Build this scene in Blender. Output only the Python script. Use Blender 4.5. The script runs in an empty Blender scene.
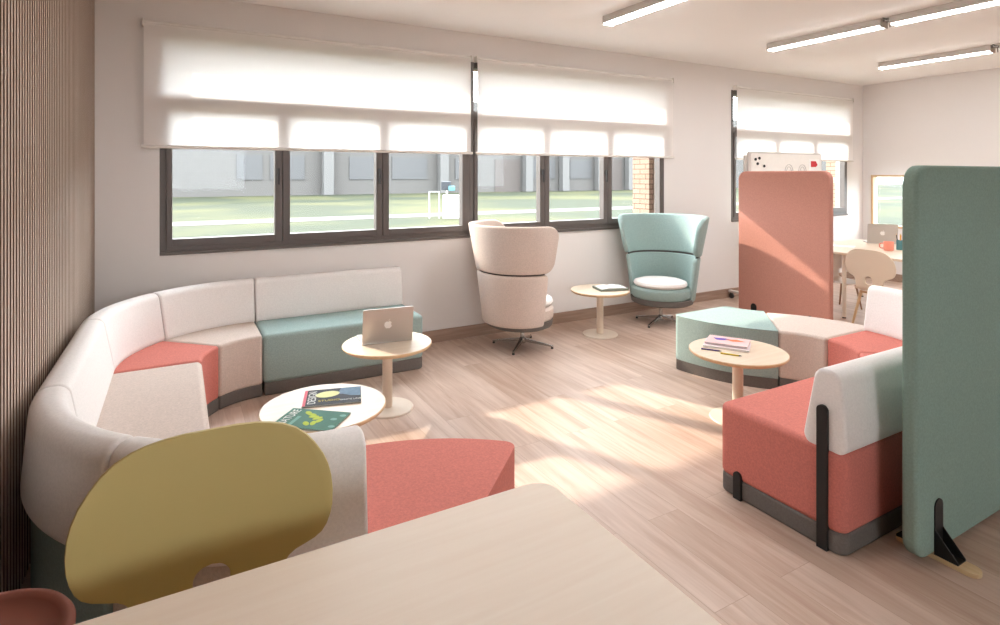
import bpy, bmesh, math, random
from math import pi, sin, cos, radians as R, sqrt
from mathutils import Vector, Matrix
random.seed(7)
scene = bpy.context.scene
COL = scene.collection

# ------------------------------------------------------------------ materials
def srgb(r, g, b):
    f = lambda c: (c/12.92 if c <= 0.04045 else ((c+0.055)/1.055)**2.4)
    return (f(r/255), f(g/255), f(b/255), 1.0)

def new_mat(name):
    m = bpy.data.materials.new(name); m.use_nodes = True
    nt = m.node_tree
    return m, nt, nt.nodes['Principled BSDF'], nt.nodes['Material Output']

def N(nt, t, **kw):
    n = nt.nodes.new(t)
    for k, v in kw.items(): setattr(n, k, v)
    return n

def mixcol(nt, fac, a, b, blend='MIX'):
    n = N(nt, 'ShaderNodeMix', data_type='RGBA', blend_type=blend)
    for sock, v in ((n.inputs[0], fac), (n.inputs[6], a), (n.inputs[7], b)):
        if isinstance(v, (float, int, tuple)): sock.default_value = v
        else: nt.links.new(v, sock)
    return n.outputs[2]

def plain(name, col, rough=0.5, metal=0.0, noise=0.04, scale=20, spec=None):
    m, nt, p, o = new_mat(name)
    tc = N(nt, 'ShaderNodeTexCoord'); nz = N(nt, 'ShaderNodeTexNoise')
    nz.inputs['Scale'].default_value = scale
    nt.links.new(tc.outputs['Object'], nz.inputs['Vector'])
    d = tuple(max(0, c*(1-noise*2)) for c in col[:3])+(1,)
    nt.links.new(mixcol(nt, nz.outputs['Fac'], col, d), p.inputs['Base Color'])
    p.inputs['Roughness'].default_value = rough; p.inputs['Metallic'].default_value = metal
    if spec is not None: p.inputs['Specular IOR Level'].default_value = spec
    return m

def fabric(name, col, var=0.11, scale=420):
    m, nt, p, o = new_mat(name)
    tc = N(nt, 'ShaderNodeTexCoord')
    n1 = N(nt, 'ShaderNodeTexNoise'); n1.inputs['Scale'].default_value = scale; n1.inputs['Detail'].default_value = 3
    n2 = N(nt, 'ShaderNodeTexNoise'); n2.inputs['Scale'].default_value = 110; n2.inputs['Detail'].default_value = 2
    for n in (n1, n2): nt.links.new(tc.outputs['Object'], n.inputs['Vector'])
    mm = N(nt, 'ShaderNodeMath', operation='ADD'); mm.use_clamp = False
    nt.links.new(n1.outputs['Fac'], mm.inputs[0]); nt.links.new(n2.outputs['Fac'], mm.inputs[1])
    cr = N(nt, 'ShaderNodeMapRange'); cr.inputs[1].default_value = 0.75; cr.inputs[2].default_value = 1.25
    nt.links.new(mm.outputs[0], cr.inputs[0])
    a = tuple(min(1, c*(1+var)) for c in col[:3])+(1,); b = tuple(c*(1-var) for c in col[:3])+(1,)
    nt.links.new(mixcol(nt, cr.outputs[0], b, a), p.inputs['Base Color'])
    p.inputs['Roughness'].default_value = 0.9
    p.inputs['Specular IOR Level'].default_value = 0.15
    bp = N(nt, 'ShaderNodeBump'); bp.inputs['Strength'].default_value = 0.25; bp.inputs['Distance'].default_value = 0.002
    nt.links.new(n1.outputs['Fac'], bp.inputs['Height']); nt.links.new(bp.outputs[0], p.inputs['Normal'])
    return m

def wood(name, c1, c2, axis='X', rough=0.45, scale=1.0):
    m, nt, p, o = new_mat(name)
    tc = N(nt, 'ShaderNodeTexCoord'); mp = N(nt, 'ShaderNodeMapping')
    s = {'X': (1.5, 28, 28), 'Y': (28, 1.5, 28), 'Z': (28, 28, 1.5)}[axis]
    mp.inputs['Scale'].default_value = tuple(v*scale for v in s)
    nz = N(nt, 'ShaderNodeTexNoise'); nz.inputs['Scale'].default_value = 1.6; nz.inputs['Detail'].default_value = 6; nz.inputs['Distortion'].default_value = 0.6
    nt.links.new(tc.outputs['Object'], mp.inputs['Vector']); nt.links.new(mp.outputs[0], nz.inputs['Vector'])
    cr = N(nt, 'ShaderNodeMapRange'); cr.inputs[1].default_value = 0.35; cr.inputs[2].default_value = 0.7
    nt.links.new(nz.outputs['Fac'], cr.inputs[0])
    nt.links.new(mixcol(nt, cr.outputs[0], c1, c2), p.inputs['Base Color'])
    p.inputs['Roughness'].default_value = rough
    return m

def floor_mat():
    m, nt, p, o = new_mat('floor_planks')
    tc = N(nt, 'ShaderNodeTexCoord'); mp = N(nt, 'ShaderNodeMapping')
    mp.inputs['Rotation'].default_value = (0, 0, R(90))
    nt.links.new(tc.outputs['Object'], mp.inputs['Vector'])
    br = N(nt, 'ShaderNodeTexBrick'); br.offset = 0.37; br.offset_frequency = 2
    br.inputs['Scale'].default_value = 1.0
    br.inputs['Brick Width'].default_value = 1.45; br.inputs['Row Height'].default_value = 0.19
    br.inputs['Mortar Size'].default_value = 0.0012; br.inputs['Mortar Smooth'].default_value = 0.3
    br.inputs['Bias'].default_value = 0.0
    br.inputs['Color1'].default_value = (0, 0, 0, 1); br.inputs['Color2'].default_value = (1, 1, 1, 1)
    br.inputs['Mortar'].default_value = (0.3, 0.3, 0.3, 1)
    nt.links.new(mp.outputs[0], br.inputs['Vector'])
    # grain: noise stretched along the planks, shifted per plank
    mp2 = N(nt, 'ShaderNodeMapping'); mp2.inputs['Scale'].default_value = (11, 0.85, 1)
    add = N(nt, 'ShaderNodeVectorMath', operation='ADD')
    sc = N(nt, 'ShaderNodeVectorMath', operation='SCALE'); sc.inputs['Scale'].default_value = 3.7
    nt.links.new(br.outputs['Color'], sc.inputs[0])
    nt.links.new(tc.outputs['Object'], add.inputs[0]); nt.links.new(sc.outputs[0], add.inputs[1])
    nt.links.new(add.outputs[0], mp2.inputs['Vector'])
    nz = N(nt, 'ShaderNodeTexNoise'); nz.inputs['Scale'].default_value = 1.3; nz.inputs['Detail'].default_value = 7; nz.inputs['Roughness'].default_value = 0.62; nz.inputs['Distortion'].default_value = 0.9
    nt.links.new(mp2.outputs[0], nz.inputs['Vector'])
    mr = N(nt, 'ShaderNodeMapRange'); mr.inputs[1].default_value = 0.33; mr.inputs[2].default_value = 0.68
    nt.links.new(nz.outputs['Fac'], mr.inputs[0])
    base = mixcol(nt, mr.outputs[0], srgb(186, 159, 142), srgb(214, 193, 179))
    tint = mixcol(nt, br.outputs['Color'], srgb(235, 228, 222), srgb(255, 255, 255))
    c = mixcol(nt, 1.0, base, tint, 'MULTIPLY')
    seam = mixcol(nt, br.outputs['Fac'], c, srgb(168, 142, 126))
    nt.links.new(seam, p.inputs['Base Color'])
    p.inputs['Roughness'].default_value = 0.42
    p.inputs['Specular IOR Level'].default_value = 0.35
    bp = N(nt, 'ShaderNodeBump'); bp.inputs['Strength'].default_value = 0.06; bp.inputs['Distance'].default_value = 0.002
    nt.links.new(nz.outputs['Fac'], bp.inputs['Height']); nt.links.new(bp.outputs[0], p.inputs['Normal'])
    return m

def brick_mat():
    m, nt, p, o = new_mat('brickwork')
    tc = N(nt, 'ShaderNodeTexCoord'); sep = N(nt, 'ShaderNodeSeparateXYZ'); cmb = N(nt, 'ShaderNodeCombineXYZ')
    ad = N(nt, 'ShaderNodeMath', operation='ADD')
    nt.links.new(tc.outputs['Object'], sep.inputs[0])
    nt.links.new(sep.outputs[0], ad.inputs[0]); nt.links.new(sep.outputs[1], ad.inputs[1])
    nt.links.new(ad.outputs[0], cmb.inputs[0]); nt.links.new(sep.outputs[2], cmb.inputs[1])
    br = N(nt, 'ShaderNodeTexBrick'); br.inputs['Scale'].default_value = 1.0
    br.inputs['Brick Width'].default_value = 0.2; br.inputs['Row Height'].default_value = 0.062
    br.inputs['Mortar Size'].default_value = 0.005; br.inputs['Mortar Smooth'].default_value = 0.2
    br.inputs['Color1'].default_value = srgb(150, 124, 106); br.inputs['Color2'].default_value = srgb(158, 132, 114)
    br.inputs['Mortar'].default_value = srgb(92, 68, 58)
    nt.links.new(cmb.outputs[0], br.inputs['Vector'])
    nt.links.new(br.outputs['Color'], p.inputs['Base Color']); p.inputs['Roughness'].default_value = 0.85
    return m

def blind_mat():
    m, nt, p, o = new_mat('roller_blind_fabric')
    nt.nodes.remove(p)
    tc = N(nt, 'ShaderNodeTexCoord'); wv = N(nt, 'ShaderNodeTexNoise'); wv.inputs['Scale'].default_value = 300
    nt.links.new(tc.outputs['Object'], wv.inputs['Vector'])
    c = mixcol(nt, wv.outputs['Fac'], srgb(240, 233, 229), srgb(246, 240, 236))
    d = N(nt, 'ShaderNodeBsdfDiffuse'); t = N(nt, 'ShaderNodeBsdfTranslucent')
    nt.links.new(c, d.inputs[0])
    t.inputs[0].default_value = srgb(252, 248, 245)
    mx = N(nt, 'ShaderNodeMixShader'); mx.inputs[0].default_value = 0.35
    nt.links.new(d.outputs[0], mx.inputs[1]); nt.links.new(t.outputs[0], mx.inputs[2])
    nt.links.new(mx.outputs[0], o.inputs['Surface'])
    return m

def glass_mat():
    m, nt, p, o = new_mat('window_glass')
    nt.nodes.remove(p)
    tr = N(nt, 'ShaderNodeBsdfTransparent'); gl = N(nt, 'ShaderNodeBsdfGlossy'); gl.inputs['Roughness'].default_value = 0.03
    tr.inputs[0].default_value = (0.97, 0.98, 0.98, 1)
    lw = N(nt, 'ShaderNodeLayerWeight'); pw = N(nt, 'ShaderNodeMath', operation='POWER'); pw.inputs[1].default_value = 5.0
    fr = N(nt, 'ShaderNodeMath', operation='MULTIPLY_ADD'); fr.inputs[1].default_value = 0.4; fr.inputs[2].default_value = 0.008
    nt.links.new(lw.outputs['Facing'], pw.inputs[0]); nt.links.new(pw.outputs[0], fr.inputs[0])
    mx = N(nt, 'ShaderNodeMixShader')
    nt.links.new(fr.outputs[0], mx.inputs[0]); nt.links.new(tr.outputs[0], mx.inputs[1]); nt.links.new(gl.outputs[0], mx.inputs[2])
    nt.links.new(mx.outputs[0], o.inputs['Surface'])
    return m

def emit_mat(name, col, s):
    m, nt, p, o = new_mat(name)
    p.inputs['Base Color'].default_value = col
    p.inputs['Emission Color'].default_value = col; p.inputs['Emission Strength'].default_value = s
    return m

def grass_mat():
    m, nt, p, o = new_mat('lawn_grass')
    tc = N(nt, 'ShaderNodeTexCoord')
    n1 = N(nt, 'ShaderNodeTexNoise'); n1.inputs['Scale'].default_value = 0.12; n1.inputs['Detail'].default_value = 5
    n2 = N(nt, 'ShaderNodeTexNoise'); n2.inputs['Scale'].default_value = 2.5; n2.inputs['Detail'].default_value = 6
    for n in (n1, n2): nt.links.new(tc.outputs['Object'], n.inputs['Vector'])
    c = mixcol(nt, n2.outputs['Fac'], srgb(48, 52, 43), srgb(57, 60, 48))
    mr = N(nt, 'ShaderNodeMapRange'); mr.inputs[1].default_value = 0.45; mr.inputs[2].default_value = 0.6
    nt.links.new(n1.outputs['Fac'], mr.inputs[0])
    c2 = mixcol(nt, mr.outputs[0], c, srgb(70, 70, 50))
    nt.links.new(c2, p.inputs['Base Color']); p.inputs['Roughness'].default_value = 0.95
    p.inputs['Specular IOR Level'].default_value = 0.1
    return m

M = {}
M['wall'] = plain('wall_paint', srgb(230, 225, 222), 0.85, noise=0.012, scale=3)
M['ceiling'] = plain('ceiling_paint', srgb(244, 242, 240), 0.9, noise=0.01, scale=2)
M['floor'] = floor_mat()
M['base'] = wood('baseboard_wood', srgb(150, 124, 108), srgb(172, 147, 130), 'X', 0.5)
M['slat'] = wood('slat_wood', srgb(178, 156, 140), srgb(190, 170, 154), 'Z', 0.6)
M['slatback'] = plain('slat_backing', srgb(58, 44, 38), 0.9)
M['slatedge'] = plain('slat_edge_shade', srgb(112, 88, 74), 0.8)
M['frame'] = plain('window_frame_metal', srgb(98, 90, 86), 0.45, noise=0.02)
M['darkmetal'] = plain('dark_metal', srgb(52, 48, 47), 0.4)
M['black'] = plain('black_steel', srgb(20, 19, 19), 0.5)
M['glass'] = glass_mat(); M['blind'] = blind_mat()
M['blindbar'] = plain('blind_bar_white', srgb(232, 226, 220), 0.5)
M['brick'] = brick_mat(); M['grass'] = grass_mat()
M['teal'] = fabric('teal_fabric', srgb(154, 174, 171))
M['mint'] = fabric('mint_screen_fabric', srgb(136, 158, 148), 0.08)
M['red'] = fabric('coral_fabric', srgb(204, 124, 113))
M['beige'] = fabric('beige_fabric', srgb(210, 194, 184), 0.1)
M['white'] = fabric('offwhite_fabric', srgb(238, 233, 230), 0.05)
M['orange'] = fabric('orange_screen_fabric', srgb(188, 134, 120), 0.08)
M['terracotta'] = plain('terracotta_plastic', srgb(140, 82, 68), 0.55)
M['plinth'] = fabric('grey_plinth_fabric', srgb(112, 107, 103), 0.1)
M['seam'] = plain('dark_seam', srgb(70, 66, 64), 0.9)
M['tabletop'] = wood('pale_ash_top', srgb(221, 201, 178), srgb(228, 211, 190), 'X', 0.4, 0.8)
M['tableedge'] = wood('ash_edge', srgb(206, 172, 132), srgb(220, 188, 148), 'X', 0.5)
M['desktop'] = wood('desk_oak_veneer', srgb(238, 221, 203), srgb(242, 227, 210), 'X', 0.45, 1.0)
M['cream'] = plain('cream_powder_coat', srgb(226, 212, 196), 0.45)
M['chrome'] = plain('brushed_chrome', srgb(190, 188, 186), 0.25, 1.0)
M['alu'] = plain('laptop_aluminium', srgb(196, 190, 186), 0.35, 0.85, noise=0.01)
M['logo'] = plain('laptop_logo_light', srgb(244, 242, 240), 0.3)
M['keys'] = plain('laptop_keys', srgb(30, 30, 32), 0.5)
M['screen'] = plain('laptop_screen', srgb(24, 26, 30), 0.15)
M['yellow'] = plain('mustard_shell', srgb(190, 170, 106), 0.55, noise=0.01)
M['shellbeige'] = plain('beige_shell', srgb(232, 218, 196), 0.55, noise=0.01)
M['shellwhite'] = plain('white_shell', srgb(232, 226, 222), 0.5, noise=0.01)
M['leg'] = wood('beech_legs', srgb(200, 164, 122), srgb(218, 184, 144), 'Z', 0.5)
M['legdark'] = wood('walnut_legs', srgb(150, 112, 84), srgb(170, 130, 100), 'Z', 0.5)
M['footwood'] = wood('screen_foot_wood', srgb(206, 178, 136), srgb(220, 194, 154), 'Y', 0.5)
M['lampbody'] = plain('lamp_body', srgb(214, 208, 203), 0.5)
M['diffuser'] = emit_mat('lamp_diffuser', (0.97, 0.985, 1, 1), 35.0)
M['paper'] = plain('white_paper', srgb(240, 238, 234), 0.7)
M['board'] = plain('whiteboard_enamel', srgb(244, 240, 234), 0.25)
M['boardframe'] = plain('whiteboard_frame', srgb(206, 200, 194), 0.4)
M['redink'] = plain('red_card', srgb(200, 40, 50), 0.6)
M['greyink'] = plain('grey_pencil', srgb(190, 186, 182), 0.8)
M['mug'] = plain('coral_ceramic', srgb(236, 150, 128), 0.3)
M['tealplastic'] = plain('teal_cup', srgb(74, 128, 134), 0.4)
M['magdark'] = plain('magazine_dark', srgb(52, 54, 60), 0.75)
M['magblue'] = plain('magazine_blue', srgb(120, 150, 176), 0.75, noise=0.3, scale=40)
M['maggreen'] = plain('magazine_green', srgb(70, 122, 104), 0.75, noise=0.1, scale=30)
M['magwhite'] = plain('magazine_white', srgb(236, 238, 234), 0.75)
M['magpaleyellow'] = plain('magazine_pale_yellow', srgb(236, 234, 170), 0.75)
M['maglime'] = plain('magazine_lime', srgb(190, 210, 70), 0.75)
M['maggold'] = plain('magazine_gold', srgb(216, 196, 96), 0.75)
M['magpink'] = plain('magazine_pink_spine', srgb(226, 110, 126), 0.75)
M['magmint'] = plain('magazine_mint', srgb(120, 170, 156), 0.75)
M['pink'] = plain('notebook_pink', srgb(242, 200, 200), 0.6, noise=0.06)
M['lilac'] = plain('notebook_lilac', srgb(236, 222, 228), 0.6)
M['violet'] = plain('violet_ink', srgb(92, 60, 170), 0.5)
M['orangeink'] = plain('orange_ink', srgb(226, 112, 56), 0.5)
M['penyellow'] = plain('pen_yellow', srgb(220, 190, 40), 0.4)
M['penviolet'] = plain('pen_violet', srgb(80, 60, 120), 0.4)
M['bookgrey'] = plain('book_cover_greygreen', srgb(128, 132, 120), 0.6)
M['facade'] = plain('far_facade', srgb(80, 77, 75), 0.9)
M['facadewin'] = plain('far_window', srgb(68, 67, 68), 0.6)
M['facadebrown'] = plain('far_door', srgb(72, 65, 62), 0.8)
M['path'] = plain('concrete_path', srgb(78, 75, 70), 0.9)
M['cabwhite'] = plain('utility_white', srgb(170, 170, 168), 0.4)
M['cabgrey'] = plain('utility_grey', srgb(40, 42, 48), 0.5)
M['pillar'] = plain('far_pillar', srgb(92, 90, 89), 0.8)
M['hedge'] = plain('hedge_green', srgb(150, 160, 140), 0.9, noise=0.2, scale=4)

# ------------------------------------------------------------------ helpers
def finish(name, bm, mat, parent=None, off=None, bevel=0, segs=3, ang=40, smooth=True, sharp=35, sub=0, solid=0):
    if off is not None:
        bmesh.ops.translate(bm, verts=bm.verts, vec=-Vector(off))
    bmesh.ops.recalc_face_normals(bm, faces=bm.faces)
    me = bpy.data.meshes.new(name); bm.to_mesh(me); bm.free()
    mats = mat if isinstance(mat, (list, tuple)) else [mat]
    for m in mats: me.materials.append(m)
    if smooth:
        for p in me.polygons: p.use_smooth = True
        if not bevel: me.set_sharp_from_angle(angle=R(sharp))
    o = bpy.data.objects.new(name, me); COL.objects.link(o)
    if parent: o.parent = parent
    if solid:
        s = o.modifiers.new('solid', 'SOLIDIFY'); s.thickness = solid; s.offset = 0
    if bevel:
        b = o.modifiers.new('bevel', 'BEVEL'); b.width = bevel; b.segments = segs
        b.limit_method = 'ANGLE'; b.angle_limit = R(ang); b.harden_normals = True
    if sub:
        s = o.modifiers.new('sub', 'SUBSURF'); s.levels = sub; s.render_levels = sub
    return o

def thing(name, label, cat, loc=(0, 0, 0), rotz=0, group=None):
    o = bpy.data.objects.new(name, None); COL.objects.link(o)
    o.empty_display_size = 0.1
    o.location = loc; o.rotation_euler = (0, 0, rotz)
    return tag(o, label, cat, group)

def tag(o, label, cat, group=None):
    o['label'] = label; o['category'] = cat
    if group: o['group'] = group
    return o

def struct(o):
    o['kind'] = 'structure'; return o

def box(bm, x0, x1, y0, y1, z0, z1, mi=0):
    v = [bm.verts.new(p) for p in ((x0,y0,z0),(x1,y0,z0),(x1,y1,z0),(x0,y1,z0),(x0,y0,z1),(x1,y0,z1),(x1,y1,z1),(x0,y1,z1))]
    for f in ((0,3,2,1),(4,5,6,7),(0,1,5,4),(1,2,6,5),(2,3,7,6),(3,0,4,7)):
        fc = bm.faces.new([v[i] for i in f]); fc.material_index = mi
    return v

def prism(bm, outline, z0, z1):
    n = len(outline)
    a = [bm.verts.new((x, y, z0)) for x, y in outline]; b = [bm.verts.new((x, y, z1)) for x, y in outline]
    bm.faces.new(a[::-1]); bm.faces.new(b)
    for i in range(n): bm.faces.new((a[i], a[(i+1) % n], b[(i+1) % n], b[i]))
    return a, b

def cyl(bm, c, r0, r1, z0, z1, n=32):
    a = [bm.verts.new((c[0]+r0*cos(2*pi*i/n), c[1]+r0*sin(2*pi*i/n), z0)) for i in range(n)]
    b = [bm.verts.new((c[0]+r1*cos(2*pi*i/n), c[1]+r1*sin(2*pi*i/n), z1)) for i in range(n)]
    bm.faces.new(a[::-1]); bm.faces.new(b)
    for i in range(n): bm.faces.new((a[i], a[(i+1) % n], b[(i+1) % n], b[i]))

def lathe(bm, prof, n=48, c=(0, 0)):
    rings = []
    for r, z in prof:
        if r < 1e-6: rings.append([bm.verts.new((c[0], c[1], z))])
        else: rings.append([bm.verts.new((c[0]+r*cos(2*pi*i/n), c[1]+r*sin(2*pi*i/n), z)) for i in range(n)])
    for A, B in zip(rings, rings[1:]):
        for i in range(n):
            j = (i+1) % n
            if len(A) == 1 and len(B) == 1: continue
            if len(A) == 1: bm.faces.new((A[0], B[i], B[j]))
            elif len(B) == 1: bm.faces.new((A[i], A[j], B[0]))
            else: bm.faces.new((A[i], A[j], B[j], B[i]))
    if len(rings[0]) > 1: bm.faces.new(rings[0][::-1])
    if len(rings[-1]) > 1: bm.faces.new(rings[-1])

def tube(bm, p, q, r0, r1=None, n=16):
    r1 = r0 if r1 is None else r1
    p, q = Vector(p), Vector(q); d = (q-p).normalized()
    u = d.orthogonal().normalized(); w = d.cross(u)
    a = [bm.verts.new(p+r0*(cos(2*pi*i/n)*u+sin(2*pi*i/n)*w)) for i in range(n)]
    b = [bm.verts.new(q+r1*(cos(2*pi*i/n)*u+sin(2*pi*i/n)*w)) for i in range(n)]
    bm.faces.new(a[::-1]); bm.faces.new(b)
    for i in range(n): bm.faces.new((a[i], a[(i+1) % n], b[(i+1) % n], b[i]))

def round_poly(pts, rad, n=5):
    """round every corner of a 2D polygon"""
    out = []
    rads = rad if isinstance(rad, (list, tuple)) else [rad]*len(pts)
    for i, p in enumerate(pts):
        a, b, c = Vector(pts[i-1]), Vector(p), Vector(pts[(i+1) % len(pts)])
        u, v = (a-b).normalized(), (c-b).normalized()
        ang = u.angle(v); r = rads[i]
        if r < 1e-5: out.append(tuple(b)); continue
        t = r/math.tan(ang/2)
        cen = b + (u+v).normalized()*(r/sin(ang/2))
        s, e = b+u*t-cen, b+v*t-cen
        a0, a1 = math.atan2(s.y, s.x), math.atan2(e.y, e.x)
        d = (a1-a0+pi) % (2*pi)-pi
        for k in range(n+1):
            an = a0+d*k/n; out.append((cen.x+r*cos(an), cen.y+r*sin(an)))
    return out

def text(name, s, size, mat, parent, loc, rot, ext=0.0004, sx=1.0):
    cu = bpy.data.curves.new(name, 'FONT'); cu.body = s; cu.size = size; cu.extrude = ext
    cu.align_x = 'CENTER'; cu.align_y = 'CENTER'
    cu.materials.append(mat)
    o = bpy.data.objects.new(name, cu); COL.objects.link(o); o.parent = parent
    me = bpy.data.meshes.new_from_object(o); me.name = name
    COL.objects.unlink(o); bpy.data.objects.remove(o)
    o = bpy.data.objects.new(name, me); COL.objects.link(o); o.parent = parent
    o.location = loc; o.rotation_euler = rot; o.scale = (sx, 1, 1)
    return o

# ------------------------------------------------------------------ camera
# room axes: X along the window wall, Y into the window wall, camera over the origin
yaw = math.atan(322/575.0)
cam = bpy.data.cameras.new('camera'); cam.sensor_width = 36.0; cam.lens = 575/1000*36.0
cam.shift_y = -137.5/1000.0; cam.clip_start = 0.05; cam.clip_end = 400
co = bpy.data.objects.new('camera', cam); COL.objects.link(co)
co.location = (0, 0, 1.6); co.rotation_euler = (R(90), 0, -yaw)
scene.camera = co

# ------------------------------------------------------------------ room shell
XL, XR, YB, YF, H = -0.53, 9.41, 5.11, -3.6, 3.007
WZ0, WZ1 = 1.005, 2.72
WIN = [(-0.123, 2.517), (2.517, 5.14), (6.341, 8.98)]

bm = bmesh.new(); box(bm, XL-0.2, XR+0.2, YF-0.3, YB+0.2, -0.15, 0.0)
struct(finish('floor', bm, M['floor'], smooth=False))
bm = bmesh.new(); box(bm, XL-0.2, XR+0.2, YF-0.3, YB+0.2, H, H+0.15)
struct(finish('ceiling', bm, M['ceiling'], smooth=False))
bm = bmesh.new()
y0, y1 = YB, YB+0.17
box(bm, XL-0.2, XR+0.2, y0, y1, 0, WZ0); box(bm, XL-0.2, XR+0.2, y0, y1, WZ1, H)
box(bm, XL-0.2, WIN[0][0], y0, y1, WZ0, WZ1); box(bm, WIN[1][1], WIN[2][0], y0, y1, WZ0, WZ1); box(bm, WIN[2][1], XR+0.2, y0, y1, WZ0, WZ1)
struct(finish('wall_back', bm, M['wall'], smooth=False))
# brick outer leaf with deep reveals
bm = bmesh.new()
y0, y1 = YB+0.17, YB+0.46
OP = [(-0.16, 5.06), (6.30, 9.2)]; bz0, bz1 = 0.96, 2.72
box(bm, XL-3, XR+0.19, y0, y1, -0.3, bz0); box(bm, XL-3, XR+0.19, y0, y1, bz1, 3.6)
box(bm, XL-3, OP[0][0], y0, y1, bz0, bz1); box(bm, OP[0][1], OP[1][0], y0, y1, bz0, bz1); box(bm, OP[1][1], XR+0.19, y0, y1, bz0, bz1)
struct(finish('wall_brick', bm, M['brick'], smooth=False))
# right wall with a small timber window
RW = (3.75, 4.985, 0.80, 1.60)
bm = bmesh.new()
x0, x1 = XR, XR+0.17
box(bm, x0, x1, YF, YB, 0, RW[2]); box(bm, x0, x1, YF, YB, RW[3], H)
box(bm, x0, x1, YF, RW[0], RW[2], RW[3]); box(bm, x0, x1, RW[1], YB, RW[2], RW[3])
struct(finish('wall_right', bm, M['wall'], smooth=False))
# left wall: vertical timber slats on a dark backing
bm = bmesh.new(); box(bm, XL-0.2, XL-0.018, YF, YB, 0, H)
wl = struct(finish('wall_left', bm, M['slatback'], smooth=False))
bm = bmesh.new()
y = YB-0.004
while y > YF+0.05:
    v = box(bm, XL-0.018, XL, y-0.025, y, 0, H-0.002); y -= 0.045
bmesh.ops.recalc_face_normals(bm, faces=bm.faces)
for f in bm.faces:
    if f.normal.x < 0.5: f.material_index = 1     # gap shade put into the edge colour, pale face veneer
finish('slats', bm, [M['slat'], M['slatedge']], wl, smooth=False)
# front wall behind the viewpoint, unseen openings added to let in fill light
bm = bmesh.new()
y0, y1 = YF-0.2, YF
FO = [(-0.3, 1.3), (6.6, 8.0)]
box(bm, XL-0.2, XR+0.2, y0, y1, 0, 1.2); box(bm, XL-0.2, XR+0.2, y0, y1, 2.5, H)
box(bm, XL-0.2, FO[0][0], y0, y1, 1.2, 2.5); box(bm, FO[0][1], FO[1][0], y0, y1, 1.2, 2.5); box(bm, FO[1][1], XR+0.2, y0, y1, 1.2, 2.5)
struct(finish('wall_front', bm, M['wall'], smooth=False))
bm = bmesh.new(); box(bm, XL, XR, YB-0.016, YB, 0.0, 0.115)
struct(finish('baseboard_back', bm, M['base'], bevel=0.003, segs=2))
bm = bmesh.new(); box(bm, XR-0.016, XR, YF, YB-0.016, 0.0, 0.115)
struct(finish('baseboard_right', bm, M['base'], bevel=0.003, segs=2))

# windows: three-sash units with a transom light above
def window_unit(idx, X0, X1):
    YO = YB+0.05
    root = bpy.data.objects.new('window_%d' % idx, None); COL.objects.link(root); root.location = (X0, YO, WZ0); struct(root)
    off = (X0, YO, WZ0); ya, yb = YB-0.002, YB+0.085
    p = (X1-X0-0.085*2-0.12*2)/3
    bm = bmesh.new()
    box(bm, X0, X0+0.045, ya, yb, WZ0, WZ1); box(bm, X1-0.045, X1, ya, yb, WZ0, WZ1)
    box(bm, X0+0.045, X1-0.045, ya, yb, WZ0, WZ0+0.042); box(bm, X0+0.045, X1-0.045, ya, yb, WZ1-0.06, WZ1)
    box(bm, X0+0.045, X1-0.045, ya, yb, 2.16, 2.235)
    o = finish('window_frame', bm, M['frame'], root, off, bevel=0.003, segs=2)
    bm = bmesh.new(); box(bm, X0, X1, YB-0.02, YB-0.002, WZ0-0.022, WZ0+0.004)
    finish('window_sill', bm, M['frame'], root, off, bevel=0.003, segs=2)
    x = X0+0.085
    for k in range(3):
        a, b = x, x+p
        l = a-0.04 if k == 0 else a-0.0575; r = b+0.04 if k == 2 else b+0.0575
        bm = bmesh.new()
        box(bm, l, a, ya-0.012, yb-0.02, WZ0+0.042, 2.16); box(bm, b, r, ya-0.012, yb-0.02, WZ0+0.042, 2.16)
        box(bm, a, b, ya-0.012, yb-0.02, WZ0+0.042, WZ0+0.1); box(bm, a, b, ya-0.012, yb-0.02, 2.115, 2.16)
        s = finish('window_sash', bm, M['frame'], root, off, bevel=0.003, segs=2)
        bm = bmesh.new(); box(bm, a-0.005, b+0.005, YB+0.03, YB+0.038, WZ0+0.095, 2.12)
        finish('pane', bm, M['glass'], s, (0, 0, 0), smooth=False).location = -Vector(off)
        if k < 2 and not (idx == 3 and k == 1):
            bm = bmesh.new(); hx = r-0.03
            box(bm, hx-0.011, hx+0.011, ya-0.03, ya-0.012, 1.60, 1.66)
            box(bm, hx-0.009, hx+0.009, ya-0.045, ya-0.03, 1.52, 1.655)
            finish('handle', bm, M['darkmetal'], s, off, bevel=0.004, segs=2)
        x = b+0.12
    bm = bmesh.new(); box(bm, X0+0.04, X1-0.04, YB+0.03, YB+0.038, 2.23, WZ1-0.055)
    finish('transom_pane', bm, M['glass'], root, off, smooth=False)
for i, (a, b) in enumerate(WIN): window_unit(i+1, a, b)

# timber window in the right wall
root = bpy.data.objects.new('window_4', None); COL.objects.link(root); off = (XR, RW[0], RW[2]); root.location = off; struct(root)
bm = bmesh.new()
box(bm, XR-0.012, XR+0.1, RW[0], RW[0]+0.035, RW[2], RW[3]); box(bm, XR-0.012, XR+0.1, RW[1]-0.035, RW[1], RW[2], RW[3])
box(bm, XR-0.012, XR+0.1, RW[0]+0.035, RW[1]-0.035, RW[2], RW[2]+0.035); box(bm, XR-0.012, XR+0.1, RW[0]+0.035, RW[1]-0.035, RW[3]-0.035, RW[3])
finish('window_frame', bm, M['leg'], root, off, bevel=0.004, segs=2)
bm = bmesh.new(); box(bm, XR+0.04, XR+0.048, RW[0]+0.04, RW[1]-0.04, RW[2]+0.04, RW[3]-0.04)
finish('pane', bm, M['glass'], root, off, smooth=False)

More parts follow.
